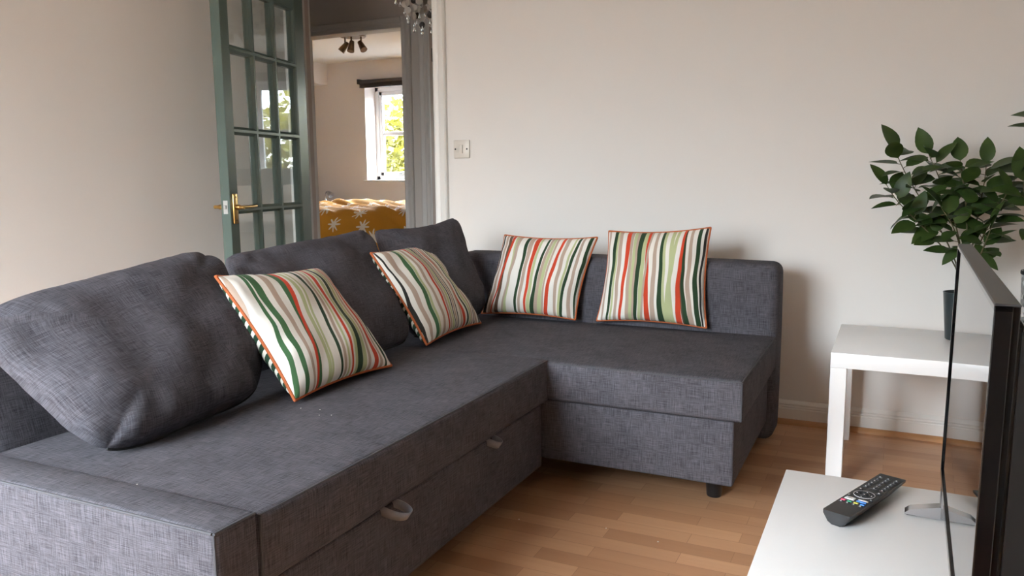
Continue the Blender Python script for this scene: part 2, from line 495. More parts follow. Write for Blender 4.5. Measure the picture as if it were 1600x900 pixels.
struct('trim_6', architrave(LX0, LX1, 2.0, 0.12, +1), M['greytrim'])
for i, (b0, b1) in enumerate((B1, B2)):
    struct('trim_%d' % (7 + 2 * i), architrave(b0, b1, 1.99, 1.1), M['greytrim'])
    struct('trim_%d' % (8 + 2 * i), lining(b0, b1, 1.99, 1.1, 1.2), M['jambwood' if i else 'greytrim'])

# ------------------------------------------------------------------ windows
def window(n, x0, x1, z0, z1, y, nsash, bars, flip=1):
    """frame plane at y (inner face), thickness away from room by flip"""
    y1 = y + .06 * flip; ya, yb = min(y, y1), max(y, y1)
    fw = .05
    fr = join(box(x0, x0 + fw, ya, yb, z0, z1, .006), box(x1 - fw, x1, ya, yb, z0, z1, .006),
              box(x0, x1, ya, yb, z0, z0 + fw, .006), box(x0, x1, ya, yb, z1 - fw, z1, .006))
    w = struct('window_%d' % n, fr, M['upvc'], base=((x0 + x1) / 2, (ya + yb) / 2, z0))
    iw = (x1 - x0 - 2 * fw) / nsash
    for s in range(nsash):
        a = x0 + fw + s * iw; b = a + iw; c, d = z0 + fw, z1 - fw; sw = .045
        y2, y3 = ya + .008, yb - .008
        parts = [box(a, a + sw, y2, y3, c, d, .006), box(b - sw, b, y2, y3, c, d, .006), box(a, b, y2, y3, c, c + sw, .006), box(a, b, y2, y3, d - sw, d, .006)]
        for k in range(1, bars + 1):
            z = c + (d - c) * k / (bars + 1); parts.append(box(a + sw, b - sw, y2 + .01, y3 - .01, z - .022, z + .022, .004))
        sa = obj('sash', join(*parts), M['upvc'], w)
        ym = (y2 + y3) / 2
        obj('pane', box(a + sw - .005, b - sw + .005, ym - .002, ym + .002, c + sw - .005, d - sw + .005), M['pane'], sa)
        obj('stay_handle', join(box((a + b) / 2 - .015, (a + b) / 2 + .015, (y2 if flip > 0 else y3) - .014, (y2 if flip > 0 else y3) + .014, c + .012, c + .03, .003)), M['silver'], sa)
    return w
window(1, LWX0, LWX1, LWZ0, LWZ1, YB - .18, 3, 1, -1)
window(2, W1[0], W1[1], W1[2], W1[3], 4.5, 2, 1, 1)
window(3, W2[0], W2[1], W2[2], W2[3], 4.5, 2, 1, 1)
struct('trim_12', box(W1[0] - .04, W1[1] + .04, 4.27, 4.5, W1[2] - .022, W1[2] + .002, .006), M['trim'])
struct('trim_13', box(W2[0] - .04, W2[1] + .04, 4.27, 4.5, W2[2] - .022, W2[2] + .002, .006), M['trim'])
struct('trim_14', box(LWX0 - .04, LWX1 + .04, YB - .2, YB + .06, LWZ0 - .022, LWZ0 + .002, .006), M['trim'])

def blind(x0, x1, z, label):
    t = thing('window_blind', label, 'blind', ((x0 + x1) / 2, 4.27, z))
    obj('headrail', box(x0, x1, 4.235, 4.295, z + .045, z + .085, .004), M['blind'], t)
    sl = join(*[box(x0 + .02, x1 - .02, 4.24, 4.292, z + k * .0075, z + k * .0075 + .0045, .001, 1) for k in range(6)])
    obj('slat_stack', sl, M['blind'], t)
    for x in (x0 + .012, x1 - .012): obj('end_bracket', box(x - .014, x + .014, 4.225, 4.299, z + .04, z + .095, .004), M['blind'], t)
blind(-3.45, -2.15, 2.045, 'dark brown blind pulled up above the window behind the mustard bed')
blind(-0.30, 1.02, 2.045, 'dark blind pulled up over the window above the grey headboard')

# ------------------------------------------------------------------ glazed door
D = thing('door_1', 'sage green fifteen pane glazed door standing open behind the sofa', 'door', (-0.68, 0.0, 0.0), R(-77.5))
D['kind'] = 'structure'
DW, DT = 0.762, 0.046
gx0, gx1, gz0, gz1 = 0.095, 0.700, 0.19, 1.885
def dbox(a, b, c, d, y0=-DT, y1=0.0, bev=.002): return box(a, b, y0, y1, c, d, bev, 1)
fr = [dbox(0, gx0, .006, 1.981), dbox(gx1, DW, .006, 1.981), dbox(gx0, gx1, .006, gz0), dbox(gx0, gx1, gz1, 1.981)]
obj('door_frame', join(*fr), M['doorgreen'], D, local=True)
mu = []
mpoly = [(-.018, -.012), (-.009, -.004), (-.006, 0), (.006, 0), (.009, -.004), (.018, -.012), (.018, -DT + .012), (.009, -DT + .004), (.006, -DT), (-.006, -DT), (-.009, -DT + .004), (-.018, -DT + .012)]
xs_ = [gx0 + (gx1 - gx0) * k / 3 for k in (1, 2)]
zs_ = [0.534, 0.890, 1.245, 1.602]
for x in xs_: mu.append(prism([(x + p[0], p[1]) for p in mpoly], 'z', gz0, gz1))
for z in zs_: mu.append(prism([(p[1], z + p[0]) for p in mpoly], 'x', gx0, gx1))
# perimeter bead
for x, s in ((gx0, 1), (gx1, -1)): mu.append(prism([(x + s * q, y) for q, y in ((0, -.002), (.005, -.002), (.014, -.012), (.014, -DT + .012), (.005, -DT + .002), (0, -DT + .002))], 'z', gz0, gz1))
for z, s in ((gz0, 1), (gz1, -1)): mu.append(prism([(y, z + s * q) for q, y in ((0, -.002), (.005, -.002), (.014, -.012), (.014, -DT + .012), (.005, -DT + .002), (0, -DT + .002))], 'x', gx0, gx1))
obj('glazing_bars', join(*mu), M['doorgreen'], D, local=True)
obj('glazing', join(box(gx0 + .004, gx1 - .004, -DT / 2 - .002, -DT / 2 + .002, gz0 + .004, gz1 - .004)), M['pane'], D, local=True)
def lever(sy, y):
    hz = 0.905; hx = DW - .032
    h = obj('handle_plate', box(hx - .018, hx + .018, min(y, y + sy * .009), max(y, y + sy * .009), hz - .075, hz + .06, .004), M['brass'], D, local=True)
    l = obj('lever', join(cyl((hx, y + sy * .008, hz), (hx, y + sy * .03, hz), .011, n=16, bev=.001), cyl((hx, y + sy * .028, hz), (hx, y + sy * .05, hz), .008, n=14),
                  tube([(hx + .004, y + sy * .048, hz), (hx - .03, y + sy * .05, hz), (hx - .07, y + sy * .05, hz + .001), (hx - .105, y + sy * .048, hz + .002)], .0085, 12, r1=.0065)), M['brass'], h, local=True)
    obj('fixing_screw', join(cyl((hx, y + sy * .0085, hz + .045), (hx, y + sy * .0105, hz + .045), .004, n=10), cyl((hx, y + sy * .0085, hz - .06), (hx, y + sy * .0105, hz - .06), .004, n=10)), M['oldbrass'], h, local=True)
lever(1, 0.0); lever(-1, -DT)
lp = obj('latch_plate', join(box(DW - .001, DW + .0012, -DT / 2 - .011, -DT / 2 + .011, .875, .935, .0005, 1), box(DW, DW + .008, -DT / 2 - .006, -DT / 2 + .006, .897, .915, .002, 1)), M['steel'], D, local=True)
for z in (.25, 1.75):
    obj('hinge', join(cyl((-.004, -DT - .002, z - .05), (-.004, -DT - .002, z + .05), .006, n=10), box(-.002, .03, -DT - .0015, -DT + .001, z - .05, z + .05)), M['brass'], D, local=True)

# hinge on the left jamb of the second bedroom doorway
HX = B2[0]
hl = obj('hinge_leaf', join(box(HX, HX + .0035, 1.125, 1.165, 1.766, 1.85, .001, 1), cyl((HX + .005, 1.170, 1.632), (HX + .005, 1.170, 1.722), .006, n=10)), M['dark'], base=(HX, 1.145, 1.766))
tag(hl, 'small dark hinge on the brown door jamb at the far side of the hall', 'hinge')

# light switch
sw = thing('light_switch', 'square white single light switch on the wall beside the doorway', 'switch', (0.254, 0, 1.12))
obj('face_plate', box(.211, .297, -.009, 0, 1.12, 1.206, .003), M['switch'], sw)
obj('rocker', xf(box(-.011, .011, -.004, .004, -.02, .02, .002), Matrix.Translation((.250, -.0105, 1.163)) @ Matrix.Rotation(R(5), 4, 'X')), M['switch'], sw)
for x in (.221, .284): obj('screw', cyl((x, -.0085, 1.163), (x, -.0105, 1.163), .004, n=10), M['dark'], sw)

# ------------------------------------------------------------------ sofa
S = thing('corner_sofa', 'charcoal grey fabric corner sofa bed with chaise along the far wall', 'sofa', (0.75, -1.3, 0.0))
F = M['fabric']
ZS = 0.442
obj('armrest', softbox(.262, 1.162, -2.502, -2.400, .055, .452, .012, .002, .0015, 1), F, S)
bk = softbox(.262, .408, -2.398, -.20, .055, .675, .03, .004, .002, 2)
for v in bk.verts:
    if v.co.z > .44 and v.co.x > .33: v.co.x -= .30 * (v.co.z - .44)
obj('backrest', bk, F, S)
obj('chaise_backrest', softbox(.408, 1.776, -.375, -.20, .028, .700, .035, .004, .002, 3), F, S)
obj('seat', softbox(.400, 1.162, -2.396, -1.074, .302, ZS, .014, .004, .0018, 4), F, S)
obj('chaise_seat', softbox(.400, 1.779, -1.096, -.372, .309, ZS - .006, .014, .004, .0018, 5), F, S)
dr = obj('drawer_front', softbox(1.08, 1.145, -2.392, -1.10, .085, .296, .008, .001, .001, 6), F, S)
obj('frame_box', box(.42, 1.08, -2.392, -.40, .09, .31, .004), M['sofaseam'], S)
obj('chaise_base', softbox(1.09, 1.754, -1.078, -.372, .104, .306, .008, .001, .001, 7), F, S)
# seams (piped edges)
def seam(pts, r=.0028): return tube(pts, r, 6)
obj('seat_seam', join(seam([(1.157, -2.392, ZS - .0045), (1.157, -1.08, ZS - .0045)]), seam([(1.159, -2.392, ZS - .006), (1.159, -2.392, .306)])), M['sofaseam'], S)
obj('armrest_seam', join(seam([(.27, -2.4985, .448), (1.155, -2.4985, .448)]), seam([(1.1585, -2.498, .448), (1.1585, -2.403, .448)]), seam([(1.158, -2.498, .446), (1.158, -2.498, .06)])), M['sofaseam'], S)
obj('chaise_seam', join(seam([(1.17, -1.092, ZS - .011), (1.774, -1.092, ZS - .011)]), seam([(1.775, -1.09, ZS - .011), (1.775, -.376, ZS - .011)]), seam([(1.775, -1.092, ZS - .012), (1.775, -1.092, .313)])), M['sofaseam'], S)
for (x, y) in ((1.668, -.905), (1.668, -.46), (1.10, -2.30), (.36, -2.30), (.36, -.46)):
    zt = .106 if x > 1.5 else .094
    obj('leg', lathe([(0, 0), (.022, 0), (.024, .004), (.033, zt), (0, zt)], 20, (x, y, 0)), M['plastic_black'], S)
def pull_tab(y, parent, out, half):
    """webbing loop sticking out of the gap above the drawer front"""
    path = bez([(1.10, y - half * .5, .300), (1.15, y - half * .8, .297), (1.15 + out, y - half * 1.6, .290), (1.17 + out, y + half * .2, .276), (1.15 + out, y + half * 1.7, .290), (1.15, y + half * .9, .297), (1.10, y + half * .5, .300)], 30)
    bm = bmesh.new(); rows = []
    for i, p in enumerate(path):
        t = i / 30; k = math.sin(math.pi * t); hw = .0115
        up_ = Vector((.55 * k, 0, 1 - .2 * k)).normalized()
        off = Vector((0, 0, -.007 * k))
        rows.append([bm.verts.new(p + off - up_ * hw), bm.verts.new(p + off + up_ * hw * (1 if k > .3 else .3))])
    for a, b in zip(rows[:-1], rows[1:]): bm.faces.new((a[0], a[1], b[1], b[0]))
    o = obj('pull_loop', bm, M['fabric_plain'], parent)
    md = o.modifiers.new('thickness', 'SOLIDIFY'); md.thickness = .0022; md.offset = 0
    return o
pull_tab(-1.985, dr, .06, .03); pull_tab(-1.475, dr, .03, .02)

# ------------------------------------------------------------------ cushions
def cushion_surface(c, bf, bb, pinch, expo, nu=44, nv=44, seed=0, wr=.006, sag=0.0, rnd=0.0, topdip=0.0):
    bl, br, tl, tr = [Vector(p) for p in c]
    W = ((br - bl).length + (tr - tl).length) / 2; H = ((tl - bl).length + (tr - br).length) / 2
    nrm = ((br + tr) - (bl + tl)).cross((tl + tr) - (bl + br)).normalized()
    def base(u, v):
        a, b = 2 * u - 1, 2 * v - 1
        if rnd > 0:
            m = max(abs(a), abs(b)); q = (abs(a) ** rnd + abs(b) ** rnd) ** (1 / rnd) if m > 1e-6 else 1
            k = m / q if m > 1e-6 else 1; aa = a * k; bb2 = b * k
        else: aa, bb2 = a, b
        ua = .5 + aa / 2 * (1 - pinch * (1 - b * b)); vb = .5 + bb2 / 2 * (1 - pinch * (1 - a * a))
        if topdip and b > 0: vb -= topdip * (1 - a * a) * b * b
        p = (bl * (1 - ua) + br * ua) * (1 - vb) + (tl * (1 - ua) + tr * ua) * vb
        return p
    def pt(u, v, side):
        a, b = 2 * u - 1, 2 * v - 1
        h = max(0, (1 - a * a) * (1 - b * b)) ** expo
        h *= 1 + sag * (-b) * .5
        B = bf if side > 0 else -bb
        p = base(u, v) + nrm * B * h
        e = min(1, h * 1.6) if side > 0 else 0
        q = Vector((u * 3.1 + seed, v * 3.1, seed * .37))
        edge = (abs(a) ** 4 + abs(b) ** 4) * .5
        p += nrm * (noise.noise(q * 1.3) * wr * e + noise.noise(Vector((u * 14, v * 9, seed))) * wr * .9 * edge * min(1, h * 3))
        return p
    return base, pt, nrm, W, H
def panel(pt, side, nu, nv, W=1.0, H=1.0):
    bm = bmesh.new(); uvl = bm.loops.layers.uv.new('UVMap')
    def tt(i, n):  # denser near the rims
        s = i / n; return .5 - .5 * math.cos(math.pi * s)
    g = [[bm.verts.new(pt(tt(i, nu), tt(j, nv), side)) for j in range(nv + 1)] for i in range(nu + 1)]
    for i in range(nu):
        for j in range(nv):
            q = [(i, j), (i + 1, j), (i + 1, j + 1), (i, j + 1)]
            if side < 0: q = q[::-1]
            f = bm.faces.new([g[a][b] for a, b in q])
            for lp_, (a, b) in zip(f.loops, q): lp_[uvl].uv = (tt(a, nu) * W, tt(b, nv) * H)
    return bm
def outline(base, n=40):
    tt = [.5 - .5 * math.cos(math.pi * i / n) for i in range(n)]
    return [base(t, 0) for t in tt] + [base(1, t) for t in tt] + [base(1 - t, 1) for t in tt] + [base(0, 1 - t) for t in tt]

def scatter(c, mat, label, seed, bf=.075, bb=.05, pinch=.07, wr=.012):
    base, pt, nrm, W, H = cushion_surface(c, bf, bb, pinch, .42, seed=seed, wr=wr)
    cen = sum((Vector(p) for p in c), Vector()) / 4; zb = min(p[2] for p in c)
    t = thing('scatter_cushion', label, 'cushion', (cen.x, cen.y, zb), 0, 'striped scatter cushions on the sofa')
    obj('striped_front', panel(pt, 1, 48, 48), mat, t, smooth=180)
    obj('fern_back', panel(pt, -1, 32, 32), M['fern'], t, smooth=180)
    obj('piping', tube(outline(base), .0045, 8, True), M['piping'], t, smooth=180)
    return t
M['fern'] = fern_back('fern leaf print')
G, DG, RD, TP, SG, BK, BR_ = rgb(62, 98, 62), rgb(40, 62, 40), rgb(188, 64, 38), rgb(170, 150, 134), rgb(172, 178, 134), rgb(44, 42, 38), rgb(98, 74, 58)
cream = rgb(218, 214, 205)
st1 = [(.43, .30, .035, .03, SG), (.48, .325, .02, .02, SG), (.155, .10, .05, .03, G), (.12, .02, .02, .03, G), (.24, .16, .045, .018, TP), (.345, .215, .06, .028, G), (.385, .19, .035, .02, RD),
       (.56, .42, .035, .025, DG), (.615, .46, .03, .025, TP), (.70, .545, .035, .022, RD), (.655, .50, .02, .02, SG), (.745, .59, .03, .03, SG), (.79, .625, .03, .05, DG), (.83, .67, .03, .04, SG), (.87, .72, .03, .03, TP), (.905, .80, .018, .055, RD), (.94, .86, .025, .03, TP), (.97, .92, .02, .03, DG), (.02, -.05, .02, .02, TP)]
st2 = [(.10, .07, .07, .03, TP), (.24, .145, .05, .045, G), (.285, .185, .03, .03, SG), (.345, .27, .035, .035, TP), (.425, .36, .035, .03, RD), (.47, .40, .035, .03, TP), (.51, .44, .04, .03, SG), (.545, .475, .02, .015, BK), (.575, .505, .03, .02, TP), (.61, .535, .014, .014, BK), (.645, .64, .012, .045, RD), (.69, .59, .03, .025, TP), (.735, .70, .018, .03, DG), (.77, .75, .03, .04, SG), (.81, .80, .02, .035, TP), (.855, .86, .018, .03, BK), (.90, .91, .035, .03, TP), (.955, .965, .02, .03, BK), (.02, .01, .015, .02, BK)]
st3 = [(.02, .03, .02, .04, BK), (.06, .09, .03, .03, TP), (.105, .17, .04, .04, BR_), (.15, .11, .035, .012, RD), (.19, .27, .025, .04, SG), (.225, .24, .04, .02, TP), (.315, .39, .04, .026, DG), (.365, .43, .05, .025, TP), (.43, .495, .055, .022, RD), (.475, .53, .025, .04, SG), (.55, .565, .022, .04, DG), (.585, .60, .025, .035, TP), (.615, .635, .03, .04, SG), (.645, .665, .02, .02, TP), (.705, .70, .026, .04, RD), (.75, .795, .04, .03, TP), (.825, .835, .018, .03, SG), (.865, .86, .026, .032, DG), (.90, .945, .022, .04, TP), (.965, .995, .035, .01, DG)]
st4 = [(.025, .05, .02, .02, TP), (.10, .10, .045, .02, DG), (.125, .13, .02, .02, SG), (.155, .175, .04, .03, TP), (.245, .225, .05, .026, RD), (.275, .30, .03, .04, TP), (.315, .33, .04, .03, SG), (.34, .355, .03, .02, TP), (.38, .375, .055, .028, DG), (.42, .42, .035, .045, SG), (.45, .485, .028, .05, RD), (.475, .43, .02, .02, TP), (.53, .54, .028, .05, TP), (.585, .62, .024, .06, DG), (.61, .66, .025, .03, SG), (.68, .715, .035, .045, SG), (.73, .67, .03, .04, SG), (.795, .83, .035, .05, BR_), (.80, .835, .012, .04, DG), (.79, .775, .02, .05, RD), (.86, .875, .026, .045, TP), (.925, .935, .03, .045, DG), (.975, .97, .02, .015, BK)]
s1, s2, s3, s4 = [stripes('striped cotton %s' % n, cream, l, k) for n, l, k in (('a', st1, 1.3), ('b', st2, 4.1), ('c', st3, 7.7), ('d', st4, 9.2))]
scatter([(.765, -1.840, .458), (.770, -1.405, .455), (.555, -1.880, .778), (.47, -1.365, .742)], s1, 'striped cushion nearest the armrest, showing broad green stripes at its left', 3.1, .07, .085)
scatter([(.715, -1.108, .458), (.69, -.660, .456), (.50, -1.115, .768), (.445, -.690, .770)], s2, 'striped cushion in the sofa corner against the third grey back cushion', 6.2, .065, .08)
scatter([(.588, -.455, .456), (1.005, -.437, .455), (.660, -.370, .783), (1.073, -.370, .783)], s3, 'striped cushion leaning to the right at the corner end of the chaise backrest', 8.4, .075, .012)
scatter([(1.096, -.430, .456), (1.527, -.412, .455), (1.124, -.370, .810), (1.525, -.370, .832)], s4, 'upright striped cushion at the open right end of the chaise backrest', 1.7, .075, .012)

Fc = fabric('charcoal linen cushions', rgb(34, 33, 38), rgb(98, 96, 102), 'UV')
def backcushion(c, label, seed, bf=.10, bb=.03, **kw):
    base, pt, nrm, W, H = cushion_surface(c, bf, bb, kw.get('pinch', .015), kw.get('expo', .33), seed=seed, wr=.022, sag=.5, rnd=kw.get('rnd', 11), topdip=kw.get('topdip', .02))
    cen = sum((Vector(p) for p in c), Vector()) / 4; zb = min(p[2] for p in c)
    t = thing('back_cushion', label, 'cushion', (cen.x, cen.y, zb), 0, 'loose grey back cushions of the sofa')
    f = panel(pt, 1, 56, 44, W, H); b = panel(pt, -1, 40, 32, W, H)
    obj('cover', join(f, b), Fc, t, smooth=180)
    ol = outline(base)
    n = len(ol) // 4
    obj('zip', tube(ol[int(n * .05):n - int(n * .05)], .004, 6), M['dark'], t, smooth=180)
    return t
backcushion([(.685, -2.345, .445), (.63, -1.79, .452), (.37, -2.445, .752), (.39, -1.725, .846)], 'large slumped grey back cushion beside the low armrest, nearest the viewer', 2.2, .105, .012, rnd=5, expo=.30)
backcushion([(.64, -1.74, .460), (.635, -1.09, .460), (.36, -1.675, .806), (.355, -.935, .842)], 'middle grey back cushion behind the striped cushion, in front of the glazed door', 5.4, .085, .012)
backcushion([(.635, -1.07, .460), (.60, -.46, .460), (.355, -.905, .838), (.42, -.38, .862)], 'grey back cushion in the sofa corner below the doorway, with one peaked corner', 9.6, .08, .012, topdip=.06)

# ------------------------------------------------------------------ white tables
def lack(x0, x1, y0, y1, label, h=.45):
    t = thing('side_table' if y1 > -1 else 'low_table', label, 'table', ((x0 + x1) / 2, (y0 + y1) / 2, 0))
    obj('table_top', box(x0, x1, y0, y1, h - .05, h, .0015, 2), M['white_lack'], t)
    for x in (x0, x1 - .05):
        for y in (y0, y1 - .05): obj('leg', box(x, x + .05, y, y + .05, 0, h - .05, .0012, 1), M['white_lack'], t)
    return t
lack(1.985, 2.885, -.652, -.100, 'square-edged white table against the far wall holding the plant pots')
lack(1.980, 2.530, -2.707, -1.807, 'low white table in the foreground holding the television and remote')

# ------------------------------------------------------------------ television
TV = thing('television', 'slim black flat television seen edge-on, standing on the foreground white table', 'television', (2.2385, -2.245, .4505), R(-90 - 1.06))
TV.rotation_euler[0] = R(-.35)
hw, z0t, z1t = .340, .066, .4640
obj('screen', box(-hw + .008, hw - .008, -.0005, .004, z0t + .012, z1t - .008), M['screen'], TV, local=True)
bz = join(box(-hw, hw, -.003, .012, z0t, z0t + .013, .001, 1), box(-hw, hw, -.003, .012, z1t - .008, z1t - .0015, .001, 1),
          box(-hw, -hw + .008, -.003, .012, z0t, z1t - .0015, .001, 1), box(hw - .008, hw, -.003, .012, z0t, z1t - .0015, .001, 1), box(-hw + .004, hw - .004, .004, .018, z0t, z1t - .0015, .001, 1))
obj('bezel', bz, M['bezel'], TV, local=True)
obj('top_edge', box(-hw, hw, -.003, .018, z1t - .0025, z1t, .0008, 1), M['tvtop'], TV, local=True)
hb = prism([(.017, z0t + .01), (.03, z0t + .012), (.062, z0t + .05), (.062, z0t + .24), (.034, z1t - .04), (.017, z1t - .012)], 'x', -hw + .012, hw - .008)
bmesh.ops.bevel(hb, geom=hb.edges[:], offset=.004, segments=2, affect='EDGES')
obj('rear_housing', hb, M['tvback'], TV, local=True)
for sx in (-1, 1):
    x = sx * .306
    foot = []
    for sy in (-1, 1):
        tip = (x, sy * .062 + .008); root_ = (x, .008)
        p = [(root_[1], .0), (root_[1], .020), (root_[1] + sy * .01, .022), (tip[1] - sy * .008, .011), (tip[1], .004), (tip[1], .0015)]
        foot.append(prism(p, 'x', x - .011, x + .011))
    foot.append(box(x - .011, x + .011, -.002, .02, .0, z0t + .004, .002, 1))
    ft = obj('foot', join(*foot), M['silver'], TV, local=True)
    for y_ in (-.043, .059): obj('rubber_pad', box(x - .009, x + .009, y_ - .008, y_ + .008, 0, .003), M['dark'], ft, local=True)

# ------------------------------------------------------------------ remote
RM = thing('remote_control', 'black remote control with coloured buttons lying on the foreground white table', 'remote', (2.1285, -1.9355, .4505), R(68.5))
L2, W2_ = .116, .0235       # local x runs to the far end, y to the left
def rem_section(t):
    k = 1.0
    return [(-W2_ * k, .022), (W2_ * k, .022), (W2_ * .98, .0165), (W2_ * .62, .004), (W2_ * .3, 0), (-W2_ * .3, 0), (-W2_ * .62, .004), (-W2_ * .98, .0165)]
bm = bmesh.new(); rg = []
for x, sc_ in ((-L2 - .0, .96), (-L2 + .004, 1.0), (-.04, 1.0), (.06, 1.0), (L2 - .003, 1.0), (L2, .97)):
    lift = 0 if x < .09 else .006
    rg.append([bm.verts.new((x, y * sc_, .022 - (.022 - z) * (1.0 if x < .1 else .75))) for y, z in rem_section(0)])
for a, b in zip(rg[:-1], rg[1:]):
    for i in range(len(a)): bm.faces.new((a[i], a[(i + 1) % len(a)], b[(i + 1) % len(b)], b[i]))
bm.faces.new(rg[0][::-1]); bm.faces.new(rg[-1]); bmesh.ops.recalc_face_normals(bm, faces=bm.faces[:])
body = obj('remote_body', bm, M['plastic_black'], RM, local=True, smooth=40)
ZT = .022
def button(x, y, w, h, mat, mark=None, r=.0015):
    b = obj('button', box(x - h / 2, x + h / 2, y - w / 2, y + w / 2, ZT - .001, ZT + .0014, r * .6, 2), mat, RM, local=True)
    if mark == 'd': obj('print', box(x - .0014, x + .0014, y - .0012, y + .0012, ZT + .0012, ZT + .0016), M['mark'], b, local=True)
    if mark == 'w': obj('print', box(x - .0008, x + .0008, y - .0035, y + .0035, ZT + .0012, ZT + .0016), M['dark'], b, local=True)
    return b
for i in range(6):
    for j in range(3): button(.094 - i * .0125, .0145 - j * .0145, .008, .006, M['btn'], 'd')
ring = lathe([(.0085, ZT - .001), (.0085, ZT + .0012), (.0165, ZT + .0012), (.0172, ZT - .001)], 32); xf(ring, Matrix.Translation((-.008, 0, 0)))
rgo = obj('navigation_ring', ring, M['btn'], RM, local=True)
obj('print', join(*[box(-.008 + a - .001, -.008 + a + .001, b - .001, b + .001, ZT + .001, ZT + .0015) for a, b in ((.0125, 0), (-.0125, 0), (0, .0125), (0, -.0125), (0, 0))]), M['mark'], rgo, local=True)
obj('print', xf(tube([(.0172 * math.cos(a), .0172 * math.sin(a), ZT + .0008) for a in [i * math.pi / 20 for i in range(40)]], .00035, 5, True), Matrix.Translation((-.008, 0, 0))), M['mark'], rgo, local=True)
button(-.008, 0, .011, .011, M['btn'])
for x, y in ((.014, .016), (.014, -.016), (-.026, .019), (-.026, -.019)): button(x, y, .007, .005, M['btn'], 'd')
button(-.040, .0105, .0165, .011, M['mark'], 'w')
button(-.0365, -.0105, .0165, .005, M['mark'])
button(-.0425, -.0105, .0165, .006, M['btnblue'])
for k, mm in enumerate(('btnred', 'btngreen', 'btnyellow', 'btnblue')): button(-.053, .0165 - k * .011, .0075, .0055, M[mm])
for k in range(4): button(-.063, .0165 - k * .011, .006, .004, M['btn'], 'd')
# ------------------------------------------------------------------ plants
def leaf_into(bm, base, direction, up, L, W, curl=.2, fold=.25):
    d = Vector(direction).normalized(); s = d.cross(Vector(up))
    if s.length < 1e-3: s = d.cross(Vector((1, 0, 0)))
    s.normalize(); n = s.cross(d).normalized()
    N = 7; rows = []
    for i in range(N + 1):
        t = i / N
        w = W / 2 * (math.sin(math.pi * t ** .8)) ** .8 if 0 < t < 1 else 0
        c = Vector(base) + d * (L * t) - n * (curl * L * t * t)
        if w <= 0: rows.append([bm.verts.new(c)] * 3)
        else: rows.append([bm.verts.new(c - s * w + n * w * fold), bm.verts.new(c), bm.verts.new(c + s * w + n * w * fold)])
    for a, b in zip(rows[:-1], rows[1:]):
        for k in (0, 1):
            vs = []
            for v in (a[k], a[k + 1], b[k + 1], b[k]):
                if v not in vs: vs.append(v)
            if len(vs) >= 3: bm.faces.new(vs)
def plant(stems, rnd, start, spacing=.028, L=(.075, .10), extra=None):
    lf = bmesh.new(); stl = []
    for sdef in stems:
        pts = bez(sdef); stl.append(tube(pts, .0032, 6, r1=.0015))
        ln = sum((a - b).length for a, b in zip(pts[:-1], pts[1:])); k = int(ln * (1 - start) / spacing)
        ang = rnd.random() * 6.28
        for i in range(k + 1):
            t = start + (1 - start) * i / max(1, k); f = t * (len(pts) - 1); a = int(min(f, len(pts) - 2))
            p = pts[a].lerp(pts[a + 1], f - a); dd = (pts[a + 1] - pts[a]).normalized()
            ang += 2.4 + rnd.uniform(-.4, .4)
            side = dd.cross(Vector((0, 1, 0.2))).normalized(); sd2 = dd.cross(side)
            out = side * math.cos(ang) + sd2 * math.sin(ang) * .8
            dirn = (out * 1.0 + dd * rnd.uniform(.2, .7) + Vector((0, 0, rnd.uniform(-.25, .25))))
            if i == k: dirn = dd + Vector((0, 0, .1))
            dirn.normalize()
            if p.y + dirn.y * .1 > -.02: dirn.y = -abs(dirn.y)
            l = rnd.uniform(*L); pe = p + dirn * .012
            leaf_into(lf, pe, dirn, Vector((rnd.uniform(-.5, .5), -.35 + rnd.uniform(-.5, .3), 1)), l, l * rnd.uniform(.50, .62), rnd.uniform(.05, .35), rnd.uniform(.1, .35))
            stl.append(tube([p, pe + dirn * .004], .0012, 5))
    return lf, join(*stl)
rnd = random.Random(11)
PX, PY, PZ = 2.378, -.26, .4505
P1 = thing('potted_plant', 'leafy green plant in a plain dark pot on the white side table', 'plant', (PX, PY, PZ))
obj('pot', lathe([(0, 0), (.043, 0), (.046, .003), (.060, .164), (.0605, .168), (.057, .168), (.055, .150), (0, .150)], 40, (PX, PY, PZ)), M['pot'], P1, smooth=50)
obj('soil', lathe([(.0548, .147), (.03, .153), (0, .155)], 30, (PX, PY, PZ)), M['soil'], P1)
zz = PZ + .15
stems = [[(PX - .01, PY, zz), (PX, PY, .75), (2.28, PY, .86), (2.18, PY - .03, 1.0), (2.145, PY - .02, 1.10)],
         [(PX - .006, PY + .01, zz), (PX, PY + .01, .74), (2.27, PY - .05, .82), (2.17, PY - .06, .90), (2.125, PY - .05, .98)],
         [(PX, PY - .012, zz), (PX, PY, .78), (2.33, PY, .92), (2.28, PY + .02, 1.02), (2.25, PY, 1.085)],
         [(PX + .006, PY, zz), (PX + .01, PY, .80), (2.37, PY - .04, .93), (2.35, PY - .02, 1.02), (2.345, PY, 1.06)],
         [(PX + .01, PY + .005, zz), (PX + .02, PY, .78), (2.40, PY + .02, .88), (2.42, PY - .02, .96), (2.42, PY - .01, 1.05)],
         [(PX + .012, PY - .004, zz), (PX + .02, PY, .76), (2.42, PY - .03, .82), (2.46, PY - .02, .90), (2.50, PY - .03, 1.0)],
         [(PX, PY + .012, zz), (PX, PY + .02, .72), (2.36, PY - .05, .80), (2.33, PY - .07, .86), (2.30, PY - .08, .90)],
         [(PX + .004, PY - .008, zz), (PX + .03, PY - .02, .70), (2.42, PY - .05, .76), (2.43, PY - .06, .80), (2.44, PY - .07, .84)]]
lf, stb = plant(stems, rnd, .42, .0165, (.08, .108))
